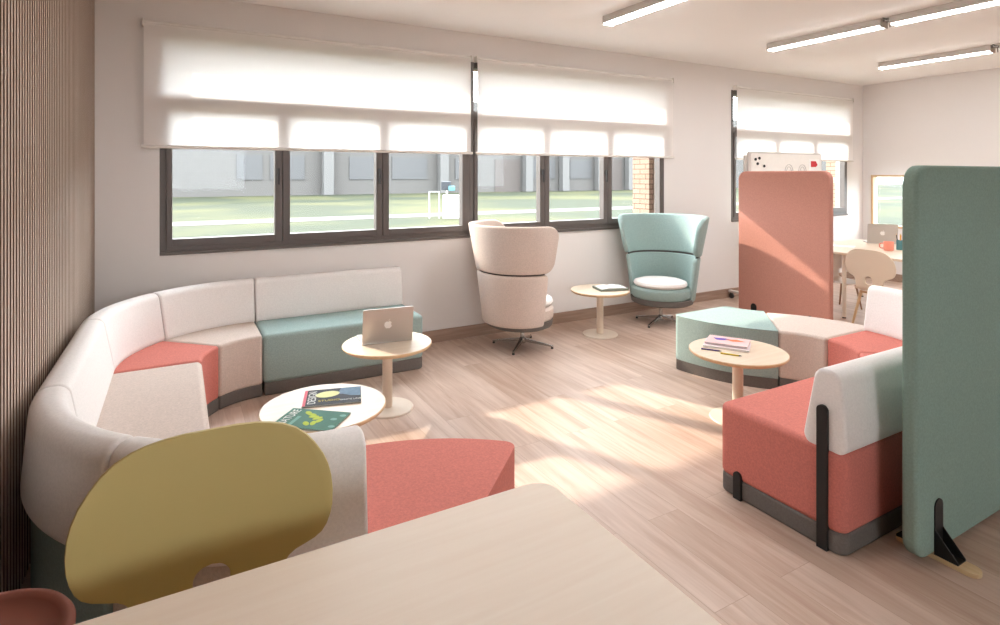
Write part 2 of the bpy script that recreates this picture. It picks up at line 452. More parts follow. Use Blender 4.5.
# roller blinds
def blind(X0, X1, label):
    YC = YB-0.055
    t = thing('roller_blind', label, 'blind', ((X0+X1)/2, YB-0.002, 2.745), 0, 'white roller blinds over the windows')
    off = t.location.copy()
    bm = bmesh.new(); bm.faces.new([bm.verts.new(p) for p in ((X0+0.012, YC, 1.825), (X1-0.012, YC, 1.825), (X1-0.012, YC, 2.752), (X0+0.012, YC, 2.752))])
    finish('blind_fabric', bm, M['blind'], t, off, smooth=False)
    bm = bmesh.new(); tube(bm, (X0+0.01, YC+0.02, 2.745), (X1-0.01, YC+0.02, 2.745), 0.022, n=24)
    finish('roller_tube', bm, M['blindbar'], t, off)
    bm = bmesh.new(); tube(bm, (X0-0.004, YC, 1.815), (X1+0.004, YC, 1.815), 0.013, n=16)
    finish('bottom_bar', bm, M['blindbar'], t, off)
    for xx in (X0, X1-0.012):
        bm = bmesh.new(); box(bm, xx, xx+0.012, YC-0.012, YB, 2.715, 2.775)
        finish('bracket', bm, M['blindbar'], t, off, bevel=0.004, segs=2)
blind(-0.236, 2.515, 'wide white roller blind half lowered over the left window, nearest the slatted wall')
blind(2.565, 5.245, 'white roller blind half lowered above the high-backed armchairs')
blind(6.375, 9.05, 'white roller blind half lowered over the far window behind the whiteboard')

# ------------------------------------------------------------------ ceiling lamps
def lamp(X, Y0, Y1, label, link):
    w, h = 0.12, 0.075
    t = thing('ceiling_lamp', label, 'lamp', (X+w/2, (Y0+Y1)/2, H), 0, 'linear ceiling lamps')
    off = t.location.copy()
    bm = bmesh.new(); box(bm, X, X+w, Y0+0.012, Y1-0.012, H-h+0.012, H)
    finish('housing', bm, M['lampbody'], t, off, bevel=0.006, segs=2)
    prof = round_poly([(X+0.010, H-h+0.014), (X+0.022, H-h), (X+w-0.022, H-h), (X+w-0.010, H-h+0.014)], [0, 0.012, 0.012, 0], 4)
    bm = bmesh.new()
    A = [bm.verts.new((x, Y0+0.012, z)) for x, z in prof]; B = [bm.verts.new((x, Y1-0.012, z)) for x, z in prof]
    bm.faces.new(A); bm.faces.new(B[::-1])
    for i in range(len(A)): bm.faces.new((A[i], B[i], B[(i+1) % len(A)], A[(i+1) % len(A)]))
    finish('diffuser', bm, M['diffuser'], t, off)
    for yy in (Y0, Y1-0.012):
        bm = bmesh.new(); box(bm, X-0.002, X+w+0.002, yy, yy+0.012, H-h-0.006, H)
        finish('end_cap', bm, M['lampbody'], t, off, bevel=0.005, segs=2)
    if link:
        bm = bmesh.new()
        box(bm, X+0.03, X+0.045, Y0-0.05, Y0, H-0.03, H-0.012); box(bm, X+w-0.045, X+w-0.03, Y0-0.05, Y0, H-0.03, H-0.012)
        box(bm, X-0.015, X+w+0.015, Y0-0.03, Y0-0.018, H-0.012, H)
        tube(bm, (X+w-0.02, Y0-0.024, H-0.01), (X+w-0.02, Y0-0.024, H-h), 0.006, n=10)
        finish('connector', bm, M['chrome'], t, off, bevel=0.002, segs=1)
lamp(3.28, 2.83, 4.0, 'linear ceiling lamp standing alone, nearest the long window', True)
lamp(3.28, 1.61, 2.78, 'unseen linear ceiling lamp added overhead for fill, following the one nearest the long window', True)  # out-of-view repeat of the row, added for more light
lamp(1.06, 1.61, 2.78, 'linear ceiling lamp added for fill above the front desk, outside the top of the picture', True)  # unseen lamp put in to brighten the desk and near sofa
lamp(5.50, 2.83, 3.98, 'linear ceiling lamp of the middle row, end next to the window wall', True)
lamp(5.50, 1.61, 2.76, 'linear ceiling lamp of the middle row, further piece cut by the right edge', True)
lamp(7.66, 2.83, 3.98, 'linear ceiling lamp closest to the right wall, above the far window corner', True)
lamp(7.66, 1.61, 2.76, 'linear ceiling lamp sliver at the right edge, beyond the dark connector near the right wall', True)

# ------------------------------------------------------------------ modular sofas
SZ, PZ = 0.442, 0.085
BPROF = round_poly([(0.0, 0.418), (0.205, 0.418), (0.14, 0.768), (0.03, 0.768)], [0.05, 0.045, 0.05, 0.055], 7)
OV = 0.034

def arc_outline(c, r0, r1, a0, a1, n=14):
    return [(c[0]+r0*cos(a0+(a1-a0)*i/n), c[1]+r0*sin(a0+(a1-a0)*i/n)) for i in range(n+1)] + \
           [(c[0]+r1*cos(a1-(a1-a0)*i/n), c[1]+r1*sin(a1-(a1-a0)*i/n)) for i in range(n+1)]

def module(label, col, outline, back=None, straps=(), cat='sofa', group=None, backlabel=None):
    cx = sum(p[0] for p in outline)/len(outline); cy = sum(p[1] for p in outline)/len(outline)
    t = thing('sofa_module', label, cat, (cx, cy, 0), 0, group); off = (cx, cy, 0)
    bm = bmesh.new(); prism(bm, outline, PZ, SZ)
    finish('seat', bm, M[col], t, off, bevel=0.032, segs=5, ang=30)
    bm = bmesh.new()
    ctr = Vector((cx, cy)); ins = [tuple(ctr+(Vector(p)-ctr)*0.993) for p in outline]
    prism(bm, ins, 0.0, PZ+0.01)
    finish('plinth', bm, M['plinth'], t, off, bevel=0.014, segs=3, ang=30)
    if back:
        st = back; bm = bmesh.new(); rings = []
        for pos in st: rings.append([bm.verts.new((*pos(tt), z)) for tt, z in BPROF])
        n = len(BPROF)
        for A, B in zip(rings, rings[1:]):
            for i in range(n): bm.faces.new((A[i], A[(i+1) % n], B[(i+1) % n], B[i]))
        bm.faces.new(rings[0][::-1]); bm.faces.new(rings[-1])
        b = finish('backrest', bm, M['white'], t, off, bevel=0.016, segs=3, ang=50)
        if backlabel: b['label'] = backlabel
    for s in straps: s(t, off)
    return t

def arc_st(c, r, a0, a1, n=14):
    return [(lambda tt, a=a0+(a1-a0)*i/n: (c[0]+(r-tt)*cos(a), c[1]+(r-tt)*sin(a))) for i in range(n+1)]

def round_ends(pts, end, rad=0.05):
    n = len(pts)//2-1
    idx = (n, n+1) if end else (0, 2*n+1)
    return round_poly(pts, [rad if i in idx else 0 for i in range(len(pts))], 6)

g = 0.0025; ga = 0.004
RI, RO = 0.405, 1.055
# left U-shaped group
LI, LO = 0.405, 1.055
CA, CB = (0.535, 4.05), (0.535, 2.85)
LG = 'modules of the U-shaped sofa by the slatted wall'
module('long teal sofa module with white backrest along the window wall', 'teal',
       round_poly([(0.535+g, 4.455), (1.775, 4.455), (1.775, 5.105-OV), (0.535+g, 5.105-OV)], [0, 0.045, 0.045, 0], 6),
       [(lambda tt, x=x: (x, 5.105-tt)) for x in (0.535+g, 1.76)], group=LG)
module('beige corner sofa wedge with white backrest beside the long teal module', 'beige',
       arc_outline(CA, LI, LO-OV, R(90)+ga, R(135)-ga), arc_st(CA, LO, R(90)+ga, R(135)-ga), group=LG)
module('coral red corner sofa wedge with white backrest against the slatted wall', 'red',
       arc_outline(CA, LI, LO-OV, R(135)+ga, R(180)-ga), arc_st(CA, LO, R(135)+ga, R(180)-ga), group=LG)
module('beige straight sofa module with white backrest along the slatted wall', 'beige',
       [(0.13, 2.85+g), (0.13, 4.05-g), (-0.52+OV, 4.05-g), (-0.52+OV, 2.85+g)],
       [(lambda tt, y=y: (-0.52+tt, y)) for y in (4.05-g, 2.85+g)], group=LG)
module('teal corner sofa wedge in the dark lower left, its white backrest bulging outwards', 'teal',
       arc_outline(CB, LI, LO-OV, R(180)+ga, R(225)-ga), arc_st(CB, LO, R(180)+ga, R(225)-ga), group=LG)
module('beige sofa wedge right behind the mustard chair, white backrest turned to the viewer', 'beige',
       arc_outline(CB, LI, LO-OV, R(225)+ga, R(270)-ga), arc_st(CB, LO, R(225)+ga, R(270)-ga), group=LG)
CD = (0.535, 2.85-LI-LO)
module('coral red backless sofa end wedge beside the corner of the front desk', 'red',
       round_ends(arc_outline(CD, LI+0.02, LO, R(90)-ga, R(45)), 1), group=LG)

# right group
C1 = (4.64, 3.46); C2 = (C1[0]+(RO+RI)*cos(R(225)), C1[1]+(RO+RI)*sin(R(225)))
RG = 'modules of the sofa group on the right'
module('teal backless sofa end wedge in front of the orange screen', 'teal',
       round_ends(arc_outline(C1, RI, RO, R(180), R(225)-ga), 0), group=RG)
module('beige backless sofa wedge between the teal end wedge and a coral one', 'beige',
       arc_outline(C2, RI, RO-OV, R(45)-ga, R(0)+ga), group=RG)
module('coral red sofa wedge with white backrest, mostly hidden behind the mint screen', 'red',
       arc_outline(C2, RI, RO-OV, R(0)-ga, R(-45)+ga), arc_st(C2, RO, R(0)-ga, R(-43)), group=RG)
module('coral red corner wedge peeking over the near white backrest, behind the mint screen', 'red',
       arc_outline(C2, RI, RO-OV, R(-45)-ga, R(-90)+ga), group=RG)
XE = C2[0]-1.195; YFr, YBk = C2[1]-RI, C2[1]-RO
def strap(y, w, z0, z1):
    def f(t, off):
        r = w/2-0.001
        pts = [(y-w/2, z0), (y+w/2, z0), (y+w/2, z1), (y-w/2, z1)]
        pr = round_poly(pts, [0, 0, r, r], 8)
        bm = bmesh.new()
        A = [bm.verts.new((XE-0.012, yy, z)) for yy, z in pr]; B = [bm.verts.new((XE+0.02, yy, z)) for yy, z in pr]
        bm.faces.new(A); bm.faces.new(B[::-1])
        for i in range(len(A)): bm.faces.new((A[i], B[i], B[(i+1) % len(A)], A[(i+1) % len(A)]))
        o = finish('bracket', bm, M['black'], t, off, bevel=0.002, segs=1)
        o['label'] = 'black upright steel bracket' if z1 > 0.3 else 'short black steel foot bracket'
    return f
module('long coral red sofa module with white backrest and black end brackets, near the mint screen', 'red',
       round_poly([(XE, YBk+0.012), (C2[0]-g, YBk+0.012), (C2[0]-g, YFr), (XE, YFr)], [0.05, 0, 0, 0.05], 6),
       [(lambda tt, x=x: (x, YBk+tt)) for x in (XE+0.004, C2[0]-g)],
       [strap(YBk+0.102, 0.047, 0.0, 0.615), strap(YFr-0.12, 0.045, 0.0, 0.135)], group=RG)

# ------------------------------------------------------------------ round tables
def round_table(x, y, label, r=0.31, top=0.45):
    t = thing('side_table', label, 'table', (x, y, 0), 0, 'round pale side tables')
    bm = bmesh.new(); lathe(bm, [(0, top-0.024), (r-0.012, top-0.024), (r, top-0.012), (r, top-0.004), (r-0.004, top), (0, top)], 72)
    for f in bm.faces:
        if f.calc_center_median().xy.length > r-0.02 and abs(f.normal.z) < 0.95: f.material_index = 1
    finish('tabletop', bm, [M['tabletop'], M['tableedge']], t)
    bm = bmesh.new(); cyl(bm, (0, 0), 0.034, 0.034, 0.01, top-0.023, 32)
    finish('column', bm, M['cream'], t)
    bm = bmesh.new(); lathe(bm, [(0, 0), (0.175, 0), (0.177, 0.004), (0.172, 0.011), (0.04, 0.013), (0, 0.013)], 64)
    finish('base', bm, M['cream'], t)
    return t
T1, T2, T3, T4 = (1.254, 3.82), (0.637, 2.935), (3.70, 4.55), (3.205, 2.53)
round_table(*T1, 'round pale side table carrying the open laptop', 0.302)
round_table(*T2, 'round pale side table with two magazines inside the U-shaped sofa', 0.303)
round_table(*T3, 'round pale side table between the two high-backed armchairs', 0.293)
round_table(*T4, 'round pale side table holding spiral notebooks beside the coral module', 0.306)

# ------------------------------------------------------------------ laptops
def apple_shape():
    pts = []
    for i in range(64):
        a = 2*pi*i/64
        r = 0.5
        x, y = r*cos(a)*0.98, r*sin(a)
        y -= 0.10*math.exp(-((x)/0.13)**2)*(1 if sin(a) > 0 else -0.55)
        x *= 1.0+0.06*sin(a)
        if (Vector((x, y))-Vector((0.60, 0.07))).length < 0.24:
            d = Vector((x, y))-Vector((0.60, 0.07)); d = d.normalized()*0.24
            x, y = 0.60+d.x, 0.07+d.y
        pts.append((x, y))
    leaf = []
    for i in range(10): 
        s = i/9; leaf.append((0.02+0.22*s, 0.50+0.30*s**0.7))
    for i in range(1, 9):
        s = 1-i/9; leaf.append((0.02+0.22*s, 0.50+0.30*s**1.9))
    return pts, leaf

def laptop(loc, rz, label, lean, w=0.345, d=0.235, logo=True):
    """base on the table, lid hinged on the local -y edge, lid outside facing -y"""
    t = thing('laptop', label, 'laptop', loc, rz)
    bm = bmesh.new(); prism(bm, round_poly([(-w/2, 0), (w/2, 0), (w/2, d), (-w/2, d)], 0.012, 5), 0, 0.012)
    b = finish('base', bm, M['alu'], t, bevel=0.003, segs=2)
    bm = bmesh.new(); box(bm, -w/2+0.025, w/2-0.025, 0.025, 0.12, 0.0122, 0.0135)
    finish('keyboard', bm, M['keys'], b, smooth=False)
    bm = bmesh.new(); box(bm, -0.05, 0.05, 0.135, 0.21, 0.0122, 0.0127)
    finish('trackpad', bm, M['alu'], b, smooth=False)
    L = Matrix.Translation((0, 0.004, 0.012)) @ Matrix.Rotation(lean, 4, 'X')
    bm = bmesh.new(); prism(bm, round_poly([(-w/2, 0), (w/2, 0), (w/2, d), (-w/2, d)], [0.004, 0.004, 0.012, 0.012], 5), -0.003, 0.003)
    # stand the slab up: local plan (x, y) -> (x, z)
    U = Matrix.Rotation(R(90), 4, 'X')
    bmesh.ops.transform(bm, matrix=L @ U, verts=bm.verts)
    lid = finish('lid', bm, M['alu'], t, bevel=0.001, segs=1)
    bm = bmesh.new(); box(bm, -w/2+0.01, w/2-0.01, -0.0042, -0.0031, 0.015, d-0.012)
    bmesh.ops.transform(bm, matrix=L @ Matrix.Rotation(pi, 4, 'Z'), verts=bm.verts)
    finish('display', bm, M['screen'], lid, smooth=False)
    if logo:
        bm = bmesh.new()
        for poly in apple_shape():
            s = 0.054
            vs = [bm.verts.new((px*s, py*s+d*0.50, 0.0)) for px, py in poly]
            f = bm.faces.new(vs)
            ex = bmesh.ops.extrude_face_region(bm, geom=[f])
            bmesh.ops.translate(bm, verts=[v for v in ex['geom'] if isinstance(v, bmesh.types.BMVert)], vec=(0, 0, 0.0006))
        bmesh.ops.transform(bm, matrix=L @ U @ Matrix.Translation((0, 0, 0.003)), verts=bm.verts)
        finish('logo', bm, M['logo'], lid, smooth=False)
    return t
laptop((1.253, 3.812, 0.451), R(-6), 'open silver laptop on the round table by the teal sofa', R(9))

# ------------------------------------------------------------------ magazines, books, notebooks
def slab(name, label, cat, loc, rz, w, d, h, coverm, pagem=None, group=None):
    t = thing(name, label, cat, loc, rz, group)
    bm = bmesh.new(); box(bm, -w/2+0.002, w/2-0.002, -d/2+0.002, d/2-0.002, 0.0012, h-0.0012)
    finish('pages', bm, pagem or M['paper'], t, smooth=False)
    bm = bmesh.new(); box(bm, -w/2, w/2, -d/2, d/2, h-0.0012, h); box(bm, -w/2, w/2, -d/2, d/2, 0, 0.0012); box(bm, -w/2, -w/2+0.002, -d/2, d/2, 0.0012, h-0.0012)
    c = finish('cover', bm, coverm, t, smooth=False)
    return t, c
def flat(name, parent, pts, z, mat, h=0.0004):
    bm = bmesh.new(); prism(bm, pts, z, z+h); return finish(name, bm, mat, parent, smooth=False)
def ell(cx, cy, a, b, rot=0, n=24):
    return [(cx+a*cos(2*pi*i/n)*cos(rot)-b*sin(2*pi*i/n)*sin(rot), cy+a*cos(2*pi*i/n)*sin(rot)+b*sin(2*pi*i/n)*cos(rot)) for i in range(n)]
MG = 'magazines on the round table inside the sofa'
t, c = slab('magazine', 'dark magazine with white title and pink spine on the round table, further from the viewer', 'magazine', (0.697, 3.015, 0.451), math.atan2(-0.076, 0.282), 0.285, 0.215, 0.007, M['magdark'], group=MG)
z = 0.0071
flat('spine_stripe', c, [(-0.1425, -0.1075), (-0.128, -0.1075), (-0.128, 0.1075), (-0.1425, 0.1075)], z, M['magpink'])
flat('cover_photo', c, [(-0.02, 0.03), (0.03, 0.06), (0.04, 0.105), (0.14, 0.105), (0.14, -0.02), (0.09, -0.01), (0.05, 0.02)], z, M['magblue'])
flat('cover_photo', c, ell(-0.025, 0.03, 0.06, 0.042, 0.2), z+0.0005, M['magpaleyellow'])
text('title', 'DESIGN', 0.058, M['magwhite'], c, (-0.098, 0, z+0.0004), (0, 0, R(90)), sx=0.85)
text('headline', 'STUDIO', 0.03, M['maggold'], c, (-0.015, -0.055, z+0.0004), (0, 0, 0), sx=1.0)
text('headline', 'WHITE LINE', 0.024, M['magwhite'], c, (0.09, -0.062, z+0.0004), (0, 0, 0), sx=0.8)
t, c = slab('magazine', 'green magazine with lime branch picture on the round table, nearer the viewer', 'magazine', (0.545, 2.783, 0.451), math.atan2(-0.193, 0.235), 0.30, 0.205, 0.006, M['maggreen'], group=MG)
z = 0.0061
text('title', 'NATURE', 0.056, M['magwhite'], c, (-0.112, 0, z+0.0004), (0, 0, R(90)), sx=0.8)
for k, (ax, ay) in enumerate([(-0.045, 0.06), (-0.02, 0.045), (0.0, 0.025), (0.025, 0.012), (0.045, -0.012), (0.03, -0.04), (0.0, -0.05)]):
    flat('leaf_print', c, ell(ax, ay, 0.024, 0.013, -0.7+0.5*k), z, M['maglime'])
flat('text_panel', c, [(-0.078, -0.075), (-0.06, -0.075), (-0.06, 0.02), (-0.078, 0.02)], z, M['magmint'])
for ax, ay in ((0.13, 0.06), (0.105, 0.015), (0.13, -0.06)): flat('flower_print', c, ell(ax, ay, 0.016, 0.013), z, M['magmint'])

# spiral notebooks on the right hand table
def notebook(label, loc, rz, w, d, h, m, spiral=True):
    t, c = slab('spiral_notebook', label, 'notebook', loc, rz, w, d, h, m, group='spiral notebooks on the round table')
    bm = bmesh.new()
    n = 18
    for i in range(n):
        x = -w/2+0.02+(w-0.04)*i/(n-1)
        for k in range(10):
            a, b = 2*pi*k/10, 2*pi*(k+1)/10
            tube(bm, (x, d/2+0.008*cos(a), h/2+0.002+0.0068*sin(a)), (x, d/2+0.008*cos(b), h/2+0.002+0.0068*sin(b)), 0.0014, n=5)
    finish('spiral_binding', bm, M['boardframe'], t)
    return t, c
na = math.atan2(2.589-2.82, 3.436-3.296)
notebook('pale lilac spiral notebook at the bottom of the pair on the round table', (3.225, 2.63, 0.451), na+0.05, 0.285, 0.2, 0.012, M['lilac'])
t, c = notebook('pink spiral notebook with violet and orange picture, top of the pair', (3.25, 2.645, 0.4675), na, 0.265, 0.19, 0.01, M['pink'])
z = 0.0101
flat('cover_art', c, [(-0.10, 0.035), (-0.02, 0.05), (0.03, 0.03), (-0.03, -0.005), (-0.07, -0.01)], z, M['violet'])
flat('cover_art', c, [(-0.02, 0.02), (0.05, 0.05), (0.11, 0.02), (0.03, -0.01)], z+0.0005, M['orangeink'])
def pen(label, loc, rz, m):
    t = thing('pen', label, 'pen', loc, rz)
    bm = bmesh.new(); tube(bm, (-0.06, 0, 0.0045), (0.035, 0, 0.0045), 0.0045, n=14); finish('barrel', bm, m, t)
    bm = bmesh.new(); tube(bm, (0.035, 0, 0.0045), (0.052, 0, 0.0045), 0.0043, 0.001, n=14); finish('tip', bm, M['black'], t)
    bm = bmesh.new(); tube(bm, (-0.075, 0, 0.005), (-0.06, 0, 0.005), 0.005, n=14); finish('cap', bm, m, t)
pen('violet pen lying in front of the notebooks', (3.055, 2.60, 0.4503), na+0.06, M['penviolet'])
pen('yellow pen lying in front of the notebooks', (3.085, 2.47, 0.4503), na+0.02, M['penyellow'])

# book between the armchairs
t = thing('open_book', 'grey-green open book on the table between the armchairs', 'book', (3.80, 4.51, 0.451), R(-15))
bm = bmesh.new(); box(bm, -0.15, 0.15, -0.105, 0.105, 0, 0.022)
finish('cover', bm, M['bookgrey'], t, bevel=0.002, segs=1)
for s in (-1, 1):
    bm = bmesh.new(); prof = []
    for i in range(9):
        u = i/8; prof.append((s*(0.004+0.13*u), 0.0225+0.012*sin(pi*min(1, u*1.15+0.1))*(1-0.4*u)))
    A = [bm.verts.new((x, -0.09, zz)) for x, zz in prof]; B = [bm.verts.new((x, 0.09, zz)) for x, zz in prof]
    A0 = [bm.verts.new((x, -0.09, 0.022)) for x, zz in prof]; B0 = [bm.verts.new((x, 0.09, 0.022)) for x, zz in prof]
    for i in range(8):
        bm.faces.new((A[i], A[i+1], B[i+1], B[i])); bm.faces.new((A0[i], B0[i], B0[i+1], A0[i+1])); bm.faces.new((A0[i], A0[i+1], A[i+1], A[i])); bm.faces.new((B0[i+1], B0[i], B[i], B[i+1]))
    bm.faces.new((A0[0], A[0], B[0], B0[0])); bm.faces.new((A0[8], B0[8], B[8], A[8]))
    finish('page_block', bm, M['paper'], t)

# ------------------------------------------------------------------ high-backed armchairs
def shell(bm, half, z0, z1, r0, r1, th, Rt, Rb):
    n = 72; prof_n = 5; rings = []
    rm = (r0+r1)/2; L = 2*half*rm
    ss = []
    for i in range(n+1):
        u = i/n; ss.append(0.5-0.5*cos(pi*u)*(0.35+0.65*abs(cos(pi*u))**0.5) if False else 0.5-0.5*cos(pi*u))
    for s in ss:
        th_ = (s-0.5)*2*half; d = min(s, 1-s)*L
        zt = z1 - (Rt-sqrt(max(0, Rt*Rt-(Rt-d)**2)) if d < Rt else 0)
        zb = z0 + (Rb-sqrt(max(0, Rb*Rb-(Rb-d)**2)) if d < Rb else 0)
        e = 0.03; tk = th*(sqrt(max(0.0, 1-(1-d/e)**2))*0.85+0.15 if d < e else 1)
        ring = []
        pr = round_poly([(-0.5, 0), (0.5, 0), (0.5, 1), (-0.5, 1)], 0, 0)
        rr = min(0.018, tk*0.45)
        hgt = max(zt-zb, 0.02)
        pts = round_poly([(-tk/2, zb), (tk/2, zb), (tk/2, zb+hgt*0.33), (tk/2, zb+hgt*0.66), (tk/2, zb+hgt), (-tk/2, zb+hgt), (-tk/2, zb+hgt*0.66), (-tk/2, zb+hgt*0.33)], [rr, rr, 0, 0, rr, rr, 0, 0], 4)
        for o, zz in pts:
            f = (zz-z0)/(z1-z0); r = r0+(r1-r0)*f - th/2 + o
            a = pi+th_
            ring.append(bm.verts.new((r*cos(a), r*sin(a), zz)))
        rings.append(ring)
    m = len(rings[0])
    for A, B in zip(rings, rings[1:]):
        for i in range(m): bm.faces.new((A[i], A[(i+1) % m], B[(i+1) % m], B[i]))
    bm.faces.new(rings[0][::-1]); bm.faces.new(rings[-1])

def armchair(loc, rz, col, label, star):
    t = thing('high_backed_armchair', label, 'armchair', loc, rz, 'high-backed swivel armchairs under the window')
    fm = M[col]
    def place(dx):
        for v in bm.verts: v.co.y *= 1.1; v.co.x += dx
    bm = bmesh.new(); shell(bm, R(105), 0.25, 0.718, 0.31, 0.362, 0.05, 0.05, 0.03); place(-0.065); finish('lower_shell', bm, fm, t, sharp=60)
    bm = bmesh.new(); shell(bm, R(113), 0.731, 1.155, 0.372, 0.445, 0.05, 0.16, 0.13); place(-0.06); finish('upper_shell', bm, fm, t, sharp=60)
    bm = bmesh.new(); shell(bm, R(98), 0.70, 0.75, 0.342, 0.35, 0.02, 0.02, 0.02); place(-0.062); sb = finish('seam_band', bm, M['seam'], t, sharp=60); sb['label'] = 'dark seam between the shells'
    bm = bmesh.new(); lathe(bm, [(0, 0.28), (0.275, 0.28), (0.288, 0.30), (0.288, 0.375), (0.268, 0.40), (0, 0.402)], 56); place(-0.012); finish('seat', bm, fm, t)
    bm = bmesh.new(); lathe(bm, [(0, 0.205), (0.26, 0.205), (0.298, 0.225), (0.306, 0.278), (0, 0.281)], 56); place(-0.04); finish('base_ring', bm, M['plinth'], t)
    bm = bmesh.new(); lathe(bm, [(0, 0.398), (0.21, 0.398), (0.248, 0.41), (0.26, 0.432), (0.25, 0.455), (0.20, 0.474), (0.09, 0.482), (0, 0.483)], 56); place(0.02); finish('cushion', bm, M['white'], t)
    bm = bmesh.new(); cyl(bm, (0, 0), 0.019, 0.019, 0.07, 0.22, 24); finish('column', bm, M['chrome'], t)
    bm = bmesh.new(); lathe(bm, [(0, 0.03), (0.03, 0.03), (0.034, 0.05), (0.03, 0.075), (0.02, 0.085), (0, 0.085)], 32); finish('hub', bm, M['chrome'], t)
    for k in range(4):
        a = star-rz+k*pi/2; dx, dy = cos(a), sin(a)
        bm = bmesh.new(); w0, w1 = 0.016, 0.009
        V = [bm.verts.new((dx*r-dy*s*w, dy*r+dx*s*w, zz)) for r, w, za, zb in ((0.025, w0, 0.045, 0.075), (0.295, w1, 0.014, 0.028)) for s, zz in ((-1, za), (1, za), (1, zb), (-1, zb))]
        for f in ((0,1,2,3),(7,6,5,4),(0,4,5,1),(1,5,6,2),(2,6,7,3),(3,7,4,0)): bm.faces.new([V[i] for i in f])
        lg = finish('leg', bm, M['chrome'], t, bevel=0.003, segs=2)
        bm = bmesh.new(); cyl(bm, (dx*0.285, dy*0.285), 0.013, 0.011, 0.0, 0.016, 20); finish('glide', bm, M['black'], lg)
    return t
armchair((2.817, 4.60, 0), R(3), 'beige', 'beige high-backed swivel armchair seen from behind, beside the laptop table', R(42))
armchair((4.575, 4.595, 0), R(-150), 'teal', 'teal high-backed swivel armchair with white cushion facing the room', R(20))

# ------------------------------------------------------------------ acoustic screens
def screen_body(bm, w, z0, z1, th, r):
    pr = round_poly([(-w/2, z0), (w/2, z0), (w/2, z1), (-w/2, z1)], r, 8)
    A = [bm.verts.new((x, -th/2, z)) for x, z in pr]; B = [bm.verts.new((x, th/2, z)) for x, z in pr]
    bm.faces.new(A); bm.faces.new(B[::-1])
    for i in range(len(A)): bm.faces.new((A[i], B[i], B[(i+1) % len(A)], A[(i+1) % len(A)]))
def acoustic_screen(loc, rz, w, z0, z1, m, label, feet):
    th = 0.06
    t = thing('acoustic_screen', label, 'screen', loc, rz, 'freestanding acoustic screens')
    bm = bmesh.new(); screen_body(bm, w, z0, z1, th, 0.085)
    finish('panel', bm, m, t, bevel=0.016, segs=4, ang=50)
    for fx in feet:
        bm = bmesh.new(); prism(bm, round_poly([(fx-0.037, -0.18), (fx+0.037, -0.18), (fx+0.037, 0.128), (fx-0.037, 0.128)], 0.0355, 8), 0.0, 0.02)
        ft = finish('foot', bm, M['footwood'], t, bevel=0.003, segs=2); ft['label'] = 'rounded pale wood foot'
        for s in (-1, 1):
            pr = round_poly([(fx-0.033, 0.045), (fx+0.033, 0.045), (fx+0.033, 0.245), (fx-0.033, 0.245)], [0, 0, 0.0325, 0.0325], 8)
            bm = bmesh.new(); y = s*(th/2+0.002)
            A = [bm.verts.new((x, y-0.003, z)) for x, z in pr]; B = [bm.verts.new((x, y+0.003, z)) for x, z in pr]
            bm.faces.new(A); bm.faces.new(B[::-1])
            for i in range(len(A)): bm.faces.new((A[i], B[i], B[(i+1) % len(A)], A[(i+1) % len(A)]))
            # splayed bracket: two side cheeks and a sloping web
            y0 = s*(th/2); ye = s*(th/2+0.085)
            for xx in (fx-0.033, fx+0.029):
                tri = [(y0, 0.02), (ye, 0.02), (ye, 0.028), (y0+s*0.006, 0.12), (y0, 0.12)]
                a = [bm.verts.new((xx, p, q)) for p, q in tri]; b = [bm.verts.new((xx+0.004, p, q)) for p, q in tri]
                bm.faces.new(a); bm.faces.new(b[::-1])
                for i in range(5): bm.faces.new((a[i], b[i], b[(i+1) % 5], a[(i+1) % 5]))
            box(bm, fx-0.033, fx+0.033, min(y0, ye), max(y0, ye), 0.019, 0.023)
            br = finish('bracket', bm, M['black'], t, smooth=False); br['label'] = 'black steel bracket'
    return t
acoustic_screen((2.61+0.8, 1.236, 0), 0, 1.6, 0.022, 1.64, M['mint'], 'tall mint green fabric screen on wooden feet at the right edge', (-0.63, 0.62))
acoustic_screen((5.33, 3.675, 0), R(-90), 1.01, 0.022, 1.64, M['orange'], 'tall orange fabric screen standing behind the teal end wedge', (-0.31, 0.31))

# ------------------------------------------------------------------ front desk and shell chairs
def desk(loc, x0, x1, y0, y1, label, m, legs, rad=0.06, zt=0.74, lm=None, r=0.022):
    t = thing('desk', label, 'desk', loc)
    bm = bmesh.new(); prism(bm, round_poly([(x0, y0), (x1, y0), (x1, y1), (x0, y1)], rad, 8), zt-0.026, zt)
    finish('desktop', bm, m, t, (loc[0], loc[1], 0), bevel=0.003, segs=2)
    for lx, ly in legs:
        bm = bmesh.new(); tube(bm, (lx, ly, zt-0.025), (lx, ly, 0.012), r, r*0.8, 20)
        lg = finish('leg', bm, lm or M['cream'], t, (loc[0], loc[1], 0))
        bm = bmesh.new(); cyl(bm, (lx, ly), r*0.85, r*0.8, 0.0, 0.014, 16); finish('glide', bm, M['black'], lg, (loc[0], loc[1], 0))
    return t
desk((0.23, 0.83, 0), -0.45, 0.909, 0.30, 1.36, 'pale oak desk filling the foreground', M['desktop'], [(-0.38, 0.38), (0.83, 0.38), (-0.38, 1.28), (0.83, 1.28)])

